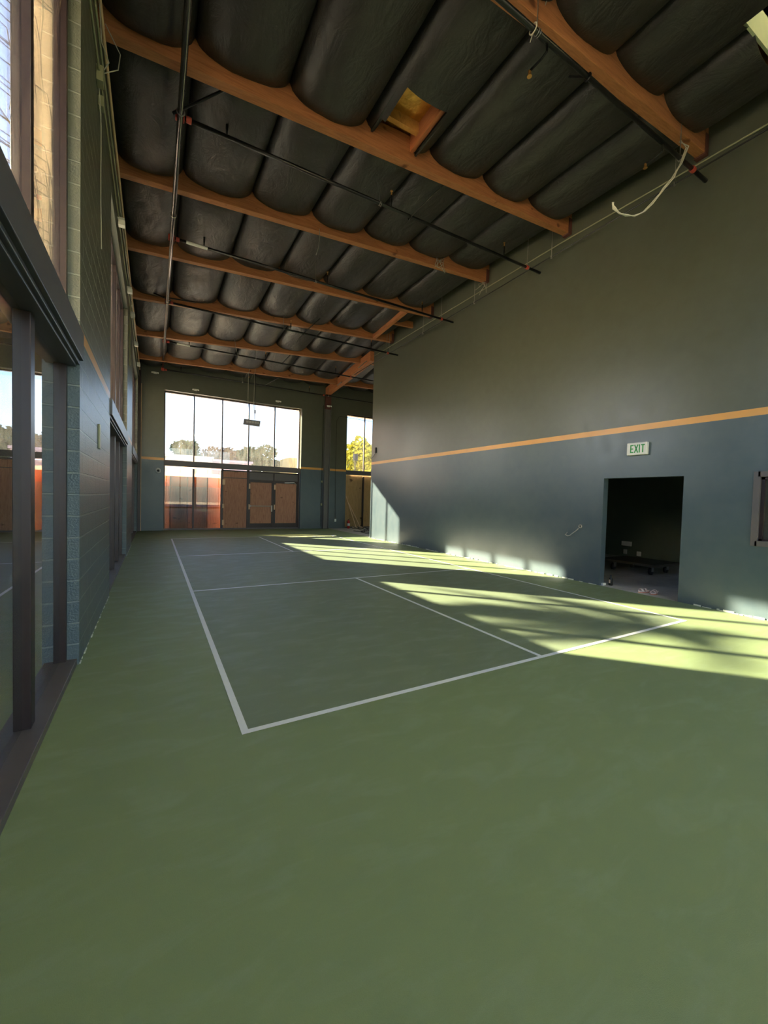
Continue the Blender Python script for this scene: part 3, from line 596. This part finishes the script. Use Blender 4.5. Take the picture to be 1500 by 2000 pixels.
# ---------------------------------------------------------------- loose wires and cables
def loose(name, pts, r, mat, label, cat='wire', n=1, spread=0.02):
    t = new()
    for k in range(n): path(t, [(p[0]+random.uniform(-spread, spread)*(n > 1), p[1]+random.uniform(-spread, spread)*(n > 1), p[2]) for p in pts], r, 6)
    return tag(obj(name, t, mat, smooth=True), label, cat)
cb_ = []
P_ = [(6.6, 0.62, 7.42), (6.50, 0.45, 7.15), (6.32, 0.45, 6.82), (6.10, 0.45, 6.52), (5.87, 0.45, 6.28), (5.6, 0.45, 5.97), (5.38, 0.45, 5.77), (5.18, 0.45, 5.64), (4.98, 0.45, 5.57), (4.80, 0.45, 5.53), (4.69, 0.45, 5.56), (4.66, 0.45, 5.62)]
loose('hanging_cable', P_, 0.006, 'cable', 'bundle of white cables curling down from the near pipe at the right wall', 'cable', 4, 0.02)
x0 = 2.72; loose('hanging_wire', [(2.46, 5.55, 7.45), (2.45, 5.5, 7.1), (2.40, 5.45, 6.85), (2.36, 5.45, 6.72)], 0.006, 'wire', 'bent pale wire hanging over the third roof beam')
loose('hanging_wire', [(1.9, 12.6, 7.3), (1.95, 12.6, 6.9), (2.05, 12.6, 6.6), (2.0, 12.6, 6.5)], 0.006, 'wire', 'thin wire dangling below the insulation before the sixth roof beam')
t = new()
for k in range(6): a_ = k*1.1; path(t, [(5.6+0.05*math.cos(a_), 5.5, 7.62), (5.6+0.12*math.cos(a_), 5.46, 7.75-0.03*k), (5.6+0.16*math.cos(a_+1), 5.45, 7.55-0.04*k), (5.62+0.18*math.cos(a_+2), 5.45, 7.42)], 0.006, 5)
tag(obj('wire_tangle', t, 'wire', smooth=True), 'tangle of pale wire tied round the third roof beam', 'wire')
t = new()
for k in range(6): a_ = k*1.3; path(t, [(7.2, 5.6, 7.60), (7.15+0.1*math.cos(a_), 5.6+0.1*math.sin(a_), 7.55), (7.12+0.16*math.cos(a_+1), 5.6+0.16*math.sin(a_+1), 7.42-0.02*k)], 0.007, 5)
tag(obj('wire_tangle', t, 'wire', smooth=True), 'tangle of pale wire where the third beam meets the green wall', 'wire')
t = thing('tie_wire', (3.1, 0.6, 7.1), 'twisted tie wire looped round the near pipe and beam at top', 'wire')
bm = new(); path(bm, [(3.14, 0.56, 7.02), (3.3, 0.56, 7.3), (3.35, 0.5, 7.5)], 0.006, 6); ring(bm, (3.14, 0.53, 7.02), (1, 0, 0), 0.05, 0.008); path(bm, [(3.14, 0.53, 6.98), (3.10, 0.53, 6.85)], 0.006, 6); obj('wire', bm, 'wire', t)

# ---------------------------------------------------------------- fixtures on the far wall
for x, z, lab in ((1.01, 6.24, 'small twin-head lamp above the left part of the far window'), (4.67, 6.26, 'small twin-head lamp above the right part of the far window'), (-0.56, 6.72, 'small pale lamp high in the far left corner'), (7.23, 6.34, 'small pale lamp on the steel column')):
    yy = 16.86 if x > 7 else 17.08
    t = thing('emergency_lamp', (x, yy, z), lab, 'light'); bm = new(); box(bm, x-0.06, x+0.06, yy-0.06, yy+0.02, z-0.04, z+0.04); obj('lamp_body', bm, 'white', t, bevel=0.008)
    for s_ in (-1, 1): bm = new(); tube(bm, (x+0.07*s_, yy-0.04, z+0.02), (x+0.11*s_, yy-0.13, z-0.02), 0.022, 10, 0.035); obj('lamp_head', bm, 'white', t)
t = thing('round_wall_camera', (-0.41, 17.08, 2.59), 'round white dome camera on the navy patch left of the far storefront', 'camera')
bm = new(); ring(bm, (-0.41, 17.06, 2.59), (0, 1, 0), 0.08, 0.03, 24, 8); obj('bezel', bm, 'white', t, True)
bm = new(); tube(bm, (-0.41, 17.10, 2.59), (-0.41, 17.03, 2.59), 0.048, 20, 0.036); obj('lens', bm, 'black', t)
t = thing('wall_outlet', (7.84, 17.08, 0.42), 'white wall outlet fed by a thin vertical conduit beyond the column', 'outlet')
bm = new(); box(bm, 7.79, 7.89, 17.04, 17.10, 0.36, 0.50); obj('outlet_box', bm, 'white', t, bevel=0.004)
bm = new(); path(bm, [(7.84, 17.07, 0.5), (7.80, 17.07, 3.0), (7.80, 17.07, 5.7), (7.95, 17.07, 5.95), (9.9, 17.07, 5.9)], 0.010, 8); obj('conduit', bm, 'pipe', t)
t = thing('column_conduit', (7.02, 17.05, 3), 'thin conduit with small boxes beside the steel column', 'conduit'); bm = new(); tube(bm, (7.03, 17.07, 0.1), (7.03, 17.07, 6.4), 0.012, 8); obj('tube', bm, 'pipe', t)
bm = new(); box(bm, 6.99, 7.07, 17.02, 17.09, 1.2, 1.32); box(bm, 6.99, 7.07, 17.02, 17.09, 2.4, 2.5); obj('box', bm, 'conduit', t)

# ---------------------------------------------------------------- alcove clutter
t = thing('fire_extinguisher', (8.50, 16.8, 0), 'red fire extinguisher standing by the small far window', 'fire extinguisher')
bm = new(); lathe(bm, (8.50, 16.8, 0), [(0.06, 0), (0.075, 0.02), (0.075, 0.34), (0.06, 0.40), (0.03, 0.43), (0.03, 0.46)], 18); obj('cylinder', bm, 'extred', t, True)
bm = new(); bar(bm, (8.46, 16.8, 0.48), (8.60, 16.8, 0.52), 0.02, 0.015); bar(bm, (8.46, 16.8, 0.46), (8.58, 16.8, 0.46), 0.02, 0.012); obj('handle', bm, 'black', t)
bm = new(); path(bm, [(8.47, 16.8, 0.46), (8.40, 16.8, 0.40), (8.41, 16.79, 0.15)], 0.01, 6); obj('hose', bm, 'black', t)
bm = new(); lathe(bm, (8.50, 16.8, 0), [(0.0765, 0.14), (0.0765, 0.28)], 18); obj('label_band', bm, 'white', t, True)
for (x0, x1, zt_, lab) in ((8.85, 8.42, 1.75, 'long-handled push broom leaning on the window frame in the alcove'), (9.10, 8.60, 1.35, 'shorter push broom leaning beside the longer one in the alcove')):
    t = thing('push_broom', (x0, 16.6, 0), lab, 'broom'); bm = new(); tube(bm, (x0, 16.6, 0.10), (x1, 17.05, zt_), 0.018, 8); obj('handle', bm, 'straw', t)
    bm = new(); box(bm, x0-0.2, x0+0.2, 16.56, 16.64, 0.07, 0.11); obj('head', bm, 'straw', t); bm = new(); box(bm, x0-0.2, x0+0.2, 16.555, 16.645, 0.0, 0.07); obj('bristles', bm, 'bristle', t)
t = thing('scrap_pile', (8.3, 14.2, 0), 'small heap of dark scrap strips on bare concrete behind the green wall', 'scrap'); t['kind'] = 'stuff'
bm = new()
for k in range(26):
    a_ = random.uniform(0, PI); cx_, cy_ = 8.25+random.uniform(-0.45, 0.5), 14.0+random.uniform(-0.5, 0.7); l_ = random.uniform(0.15, 0.4); z_ = random.uniform(0.01, 0.22)
    bar(bm, (cx_-l_*math.cos(a_), cy_-l_*math.sin(a_), z_), (cx_+l_*math.cos(a_), cy_+l_*math.sin(a_), z_+random.uniform(-0.0, 0.15)), 0.03, 0.02)
obj('scrap_strips', bm, 'pipe', t)
# small device with cord on the green wall's far end
t = thing('wall_switch', (7.30, 11.7, 3.6), 'small dark switch with dangling cord near the far end of the green wall', 'switch')
bm = new(); box(bm, 7.27, 7.31, 11.68, 11.76, 3.5, 3.72); obj('switch_body', bm, 'black', t)
bm = new(); path(bm, [(7.29, 11.72, 3.5), (7.25, 11.85, 3.35), (7.28, 12.08, 3.3)], 0.008, 6); obj('cord', bm, 'black', t)
t = thing('wall_hook', (7.28, 2.65, 1.08), 'bent metal hose hook with loose end on the navy wall left of the doorway', 'hook')
bm = new(); path(bm, [(7.29, 2.80, 1.02), (7.24, 2.81, 0.97), (7.24, 2.76, 0.945), (7.24, 2.70, 0.96), (7.25, 2.66, 1.00), (7.27, 2.58, 1.07), (7.27, 2.53, 1.12)], 0.010, 8); obj('bent_pipe', bm, 'galv', t, True)
bm = new(); ring(bm, (7.285, 2.50, 1.17), (1, 0, 0), 0.032, 0.010, 16, 6); obj('mounting_ring', bm, 'galv', t)

# ---------------------------------------------------------------- exit sign
t = thing('exit_sign', (7.28, 1.40, 2.70), 'white EXIT sign with green letters above the dark doorway', 'sign')
bm = new(); box(bm, 7.235, 7.31, 1.215, 1.575, 2.585, 2.815); obj('housing', bm, 'white', t, bevel=0.012)
bm = new(); X_ = 7.2335
def L_(y0, z0, y1, z1, w_=0.021): 
    a = Vector((0, y0, z0)); b = Vector((0, y1, z1)); d = (b-a).normalized(); n = Vector((0, -d.z, d.y))*w_/2
    hexa(bm, [(X_, *(a+n)[1:]), (X_, *(a-n)[1:]), (X_, *(b-n)[1:]), (X_, *(b+n)[1:]), (X_+0.004, *(a+n)[1:]), (X_+0.004, *(a-n)[1:]), (X_+0.004, *(b-n)[1:]), (X_+0.004, *(b+n)[1:])])
zc0, zc1 = 2.625, 2.775
yE = 1.50; L_(yE, zc0, yE, zc1); L_(yE, zc0+0.01, yE-0.05, zc0+0.01); L_(yE, (zc0+zc1)/2, yE-0.045, (zc0+zc1)/2); L_(yE, zc1-0.01, yE-0.05, zc1-0.01)
L_(1.432, zc0, 1.372, zc1); L_(1.372, zc0, 1.432, zc1); L_(1.345, zc0, 1.345, zc1); L_(1.285, zc0, 1.285, zc1); L_(1.318, zc1-0.01, 1.252, zc1-0.01)
obj('exit_letters', bm, 'green', t)

# ---------------------------------------------------------------- store room beyond the doorway
bm = new(); box(bm, 7.46, 12.7, 5.4, 5.5, 0, 2.9); box(bm, 12.62, 12.72, -7.5, 5.5, 0, 2.9); box(bm, 7.46, 12.7, -7.6, -7.5, 0, 2.9)
struct(obj('wall_storeroom', bm, 'dark_room'))
bm = new(); box(bm, 7.46, 12.72, -7.6, 5.5, 2.75, 2.85); struct(obj('ceiling_storeroom', bm, 'dark_room'))
bm = new(); box(bm, 7.312, 7.46, 2.041, 2.06, 0.0, 2.17); struct(obj('trim_3', bm, 'dark_room'))
for y, z, w_, lab in ((4.47, 0.42, 0.30, 'double pale cover plate on the dark back wall of the store room'), (4.50, 0.16, 0.10, 'small pale outlet under the double plate in the store room'), (4.08, 0.14, 0.12, 'pale outlet to the right of the double plate in the store room')):
    bm = new(); box(bm, 12.58, 12.62, y-w_/2, y+w_/2, z-0.07, z+0.07); tag(obj('wall_plate', bm, 'white', bevel=0.006), lab, 'outlet')
t = thing('platform_dolly', (9.8, 2.7, 0), 'low dark platform dolly on grey casters inside the doorway', 'dolly')
bm = new(); box(bm, 9.45, 10.6, 2.05, 3.35, 0.22, 0.28); obj('platform', bm, 'cartwood', t, bevel=0.006)
for (x, y) in ((9.62, 3.12), (9.72, 2.28), (10.45, 3.1), (10.45, 2.3)):
    bm = new(); box(bm, x-0.05, x+0.05, y-0.045, y-0.035, 0.08, 0.21); box(bm, x-0.05, x+0.05, y+0.035, y+0.045, 0.08, 0.21); box(bm, x-0.06, x+0.06, y-0.06, y+0.06, 0.205, 0.22); f_ = obj('caster_fork', bm, 'galv', t)
    bm = new(); tube(bm, (x, y-0.025, 0.085), (x, y+0.025, 0.085), 0.083, 18); obj('wheel', bm, 'black', f_, True)
def sandal(x, y, rz, lab):
    t = thing('sandal', (x, y, 0), lab, 'shoe', 'pair of sandals at the doorway')
    Rm = Matrix.Rotation(rz, 4, 'Z'); T = Matrix.Translation((x, y, 0))
    def sole(z0, z1, k):
        bm = new(); lo, hi = [], []; n = 24
        for i in range(n):
            a = 2*PI*i/n; ly = 0.125*math.cos(a); lx = (0.046+0.010*math.cos(a)-0.006*math.cos(2*a))*math.sin(a)*k
            lo.append(bm.verts.new((lx, ly*k, z0))); hi.append(bm.verts.new((lx, ly*k, z1)))
        for i in range(n): bm.faces.new((lo[i], lo[(i+1) % n], hi[(i+1) % n], hi[i]))
        bm.faces.new(lo[::-1]); bm.faces.new(hi); bm.transform(T@Rm); return bm
    obj('outsole', sole(0, 0.014, 1), 'sandal_sole', t, bevel=0.003); obj('footbed', sole(0.014, 0.034, 0.98), 'sandal', t, bevel=0.006)
    for (ly, h_, wy) in ((0.055, 0.052, 0.05), (-0.02, 0.062, 0.028)):
        bm = new(); n = 12; rows = []
        for i in range(n+1):
            a = PI*i/n; rows.append([bm.verts.new((0.052*math.cos(a)*s_, ly+dy_*wy, 0.022+(h_*s_)*math.sin(a))) for s_, dy_ in ((1, -0.5), (1, 0.5), (0.88, 0.5), (0.88, -0.5))])
        for A, B in zip(rows, rows[1:]):
            for q_ in range(4): bm.faces.new((A[q_], A[(q_+1) % 4], B[(q_+1) % 4], B[q_]))
        bm.faces.new(rows[0]); bm.faces.new(rows[-1][::-1]); bm.transform(T@Rm); obj('strap', bm, 'sandal', t, True)
    bm = new(); ring(bm, (0, -0.085, 0.055), (0, 0.5, 1), 0.042, 0.007, 14, 5, 0, PI); bm.transform(T@Rm); obj('heel_strap', bm, 'sandal', t, True)
sandal(7.52, 1.29, math.radians(70), 'left one of two pale pink sandals on the doorway threshold')
sandal(7.56, 1.13, math.radians(100), 'right one of two pale pink sandals on the doorway threshold')
t = thing('door_stop_bottle', (7.55, 1.93, 0), 'small black bottle with yellow label in the left corner of the doorway', 'bottle')
bm = new(); lathe(bm, (7.55, 1.95, 0), [(0.035, 0), (0.04, 0.01), (0.04, 0.13), (0.018, 0.17), (0.018, 0.21)], 14); obj('bottle_body', bm, 'black', t, True)
bm = new(); box(bm, 7.505, 7.51, 1.935, 1.965, 0.05, 0.12); obj('yellow_label', bm, 'straw', t)
bm = new(); box(bm, 7.37, 7.47, 2.0, 2.04, 0, 0.045); tag(obj('white_wedge', bm, 'white'), 'small white wedge at the foot of the left door jamb', 'wedge')
bm = new(); box(bm, 7.312, 7.33, 0.605, 0.632, 0.09, 0.19); tag(obj('strike_plate', bm, 'galv'), 'small metal plate low on the right door jamb', 'plate')

# ---------------------------------------------------------------- outside
bm = new(); box(bm, -90, 110, -60, 160, -0.5, -0.21); g_ = struct(obj('ground', bm, 'asphalt'))
def foliage(bm, cx_, cy_, cz_, rx, ry, rz_, n, s_):
    for _ in range(n):
        while True:
            p = Vector((random.uniform(-1, 1), random.uniform(-1, 1), random.uniform(-1, 1)))
            if p.length < 1: break
        if random.random() < 0.6: p = p.normalized()*random.uniform(0.75, 1.0)
        c_ = Vector((cx_+p.x*rx, cy_+p.y*ry, cz_+p.z*rz_)); n_ = Vector((random.gauss(0, 1), random.gauss(0, 1), random.gauss(0, 1))).normalized()
        a = n_.orthogonal().normalized(); b = n_.cross(a); k = s_*random.uniform(0.6, 1.3)
        bm.faces.new([bm.verts.new(c_+v) for v in (a*k, b*k*0.5, -a*k, -b*k*0.5)])
def tree(x, y, z0, z1, r, mat, label, n=1500, s_=0.2, blobs=7):
    t = thing('tree', (x, y, 0), label, 'tree', 'trees outside'); rnd = random.Random(int(x*10+y)); h_ = z1-z0
    bm = new(); path(bm, [(x, y, -0.2), (x+0.1, y, z0+h_*0.3), (x, y, z0+h_*0.7)], [0.25, 0.18, 0.06], 8)
    bl = []
    for k in range(blobs):
        a = rnd.uniform(0, 2*PI); d = rnd.uniform(0.2, 0.72)*r; zz = z0+h_*rnd.uniform(0.25, 0.82)
        bl.append((x+d*math.cos(a), y+d*math.sin(a), zz)); path(bm, [(x, y, z0+h_*0.2), bl[-1]], [0.10, 0.03], 6)
    obj('trunk', bm, 'bark', t, True); bm = new()
    for b_ in bl: foliage(bm, *b_, r*0.5, r*0.5, h_*0.24, int(n*1.5)//blobs, s_*1.35)
    obj('crown', bm, mat, t)
tree(2.7, 50, 4.0, 7.9, 2.0, 'leaf_dark', 'round grey-green tree seen through the left panes of the far window')
tree(6.6, 52, 3.5, 8.6, 2.6, 'leaf_red', 'tall reddish tree seen through the second and third panes of the far window')
tree(9.0, 55, 4.0, 7.6, 1.6, 'leaf_dark', 'small dark tree between the reddish tree and the broad tree outside')
tree(11.0, 50, 3.8, 7.9, 2.5, 'leaf_dark', 'broad dark tree seen behind the hanging floodlight')
tree(13.6, 54, 3.5, 6.6, 1.7, 'leaf_dark', 'low dark tree at the right of the fourth pane of the far window')
tree(16.2, 52, 4.0, 6.9, 1.7, 'leaf_dark', 'low tree seen through the rightmost pane of the far window')
tree(15.3, 30, 1.0, 7.0, 1.9, 'leaf_yellow', 'bright yellow-green tree outside the small far window', 2600, 0.16, 10)
tree(0.2, 60, 4.5, 6.9, 1.3, 'leaf_dark', 'small sparse tree at the far left edge of the far window', 500)
def building(name, x0, x1, y0, y1, h_, mat, label, nwin=4, zw=(0.45, 0.7)):
    t = thing(name, ((x0+x1)/2, y0, 0), label, 'building'); bm = new(); box(bm, x0, x1, y0, y1, -0.2, h_); obj('walls', bm, mat, t)
    bm = new(); box(bm, x0-0.15, x1+0.15, y0-0.15, y1+0.15, h_, h_+0.25); obj('parapet', bm, mat, t)
    for k in range(nwin):
        a = x0+(x1-x0)*(k+0.25)/nwin; b = x0+(x1-x0)*(k+0.75)/nwin
        bm = new(); box(bm, a, b, y0-0.03, y0+0.02, h_*zw[0], h_*zw[1]); obj('window', bm, 'winglass', t)
building('outside_building', 0.4, 4.6, 42, 45.5, 5.2, 'bld_cream', 'cream flat-roofed building beyond the left panes of the far window', 4)
building('outside_building', 3.3, 9.3, 45.8, 47.2, 5.3, 'bld_pink', 'lavender flat-roofed building beyond the middle of the far window', 5)
building('outside_building', -1.2, 4.5, 26, 34, 2.7, 'bld_white', 'low white building seen through the glazing above the board fence', 5, (0.5, 0.85))
t = thing('shipping_container', (14.3, 45, 0), 'tan corrugated container at the right edge of the far window', 'container')
bm = new(); box(bm, 13.2, 16.4, 44, 48, 3.0, 6.2); obj('container_body', bm, 'bld_tan', t)
for k in range(10): bm = new(); box(bm, 13.25+0.31*k, 13.4+0.31*k, 43.94, 44.0, 3.1, 6.1); obj('rib', bm, 'bld_tan', t)
bm = new(); box(bm, 12.9, 16.7, 43.6, 48.3, -0.2, 3.0); obj('stack_below', bm, 'bld_cream', t)
building('outside_building', -34, -14.5, 72, 90, 41.0, 'bld_red', 'terracotta stucco building glimpsed past the upper left window', 0)
building('outside_building', -22, -4.0, -24, -7, 9.0, 'bld_cream', 'unseen cream building added to bounce sun behind the camera, out past the left windows', 3)  # out of view, added so its sunlit face bounces light inside
t = thing('wall_lamp_outside', (14.7, 30.5, 0), 'dark lamp post head in front of the yellow-green tree', 'lamp')
bm = new(); tube(bm, (13.9, 27.5, -0.2), (13.9, 27.5, 5.2), 0.05, 8); obj('post', bm, 'pipe', t); bm = new(); box(bm, 13.75, 14.1, 27.4, 27.6, 4.75, 5.3); obj('lamp_head', bm, 'pipe', t)
# overhead cable to the stucco pier
tag(obj('overhead_cable', (lambda b: (path(b, [(-1.52, 1.80, 4.55), (-1.60, 1.80, 4.66), (-1.70, 1.80, 4.80), (-1.84, 1.78, 4.90), (-2.1, 1.7, 4.95), (-3.5, 1.2, 5.1)], 0.008, 6), b)[1])(new()), 'pipe', smooth=True), 'dark cable reaching the stucco pier outside the near left window', 'cable')
# slender bare twigs added against the pier in place of leaf shadows
t = thing('leaf_shadow_twigs', (-2.3, 1.2, 0), 'twigs standing in for leaf shadows against the cream stucco pier outside the near left window', 'tree')
bm = new(); rr = random.Random(3); path(bm, [(-2.6, 1.3, -0.2), (-2.55, 1.3, 3.5), (-2.4, 1.35, 6.5)], [0.05, 0.04, 0.02], 8)
for k in range(46):
    z_ = rr.uniform(3.4, 6.4); x_ = rr.uniform(-1.62, -1.30); y_ = rr.uniform(1.72, 1.80); pts = [(-2.45, 1.33, z_+0.6), ((x_-2.45)/2-0.1, 1.6, z_+0.5), (x_-0.03, y_, z_+0.3), (x_, y_, z_+0.1), (x_+rr.uniform(-.01, .02), y_, z_-0.15), (x_+rr.uniform(-.02, .03), y_, z_-0.35)]
    path(bm, pts, [0.006, 0.005, 0.004, 0.004, 0.004, 0.002], 5)
obj('shadow_stand_in_twigs', bm, 'bark', t)
# palm outside the second left window: shades part of the sun patches
t = thing('palm_tree', (-9.4, 15.4, 0), 'palm tree outside the left windows that throws frond shadows on the court', 'tree')
PX, PY, PZ = -8.9, 15.0, 9.55
bm = new(); path(bm, [(PX-0.2, PY, -0.2), (PX-0.1, PY, 5), (PX, PY, PZ)], [0.24, 0.19, 0.16], 10); obj('trunk', bm, 'bark', t, True)
rr = random.Random(11)
for k in range(19):
    a = 2*PI*k/19+rr.uniform(-0.15, 0.15); up = rr.uniform(-0.25, 0.75); bm = new(); pts = []; l_ = rr.uniform(1.2, 1.7)
    for i in range(11):
        s_ = i/10; pts.append(Vector((PX+math.cos(a)*l_*s_, PY+math.sin(a)*l_*s_, PZ+up*l_*s_-0.75*l_*s_*s_)))
    path(bm, pts, [0.015*(1-0.8*i/10) for i in range(11)], 5)
    side = Vector((-math.sin(a), math.cos(a), 0))
    for i in range(1, 45):
        s_ = i/45*10; i0 = int(s_); p = pts[i0].lerp(pts[min(10, i0+1)], s_-i0); d = (pts[min(10, i0+1)]-pts[i0]).normalized(); ll = 0.36*math.sin(PI*min(1, (i+3)/48))**0.6
        for sg in (-1, 1):
            tip = p+(side*sg*0.8+d*0.7)*ll+Vector((0, 0, -0.12*ll)); wv = d*0.024
            bm.faces.new([bm.verts.new(v) for v in (p-wv, p+wv, (p+tip)/2+wv*0.9, tip)])
    obj('frond', bm, 'leaf_dark', t)
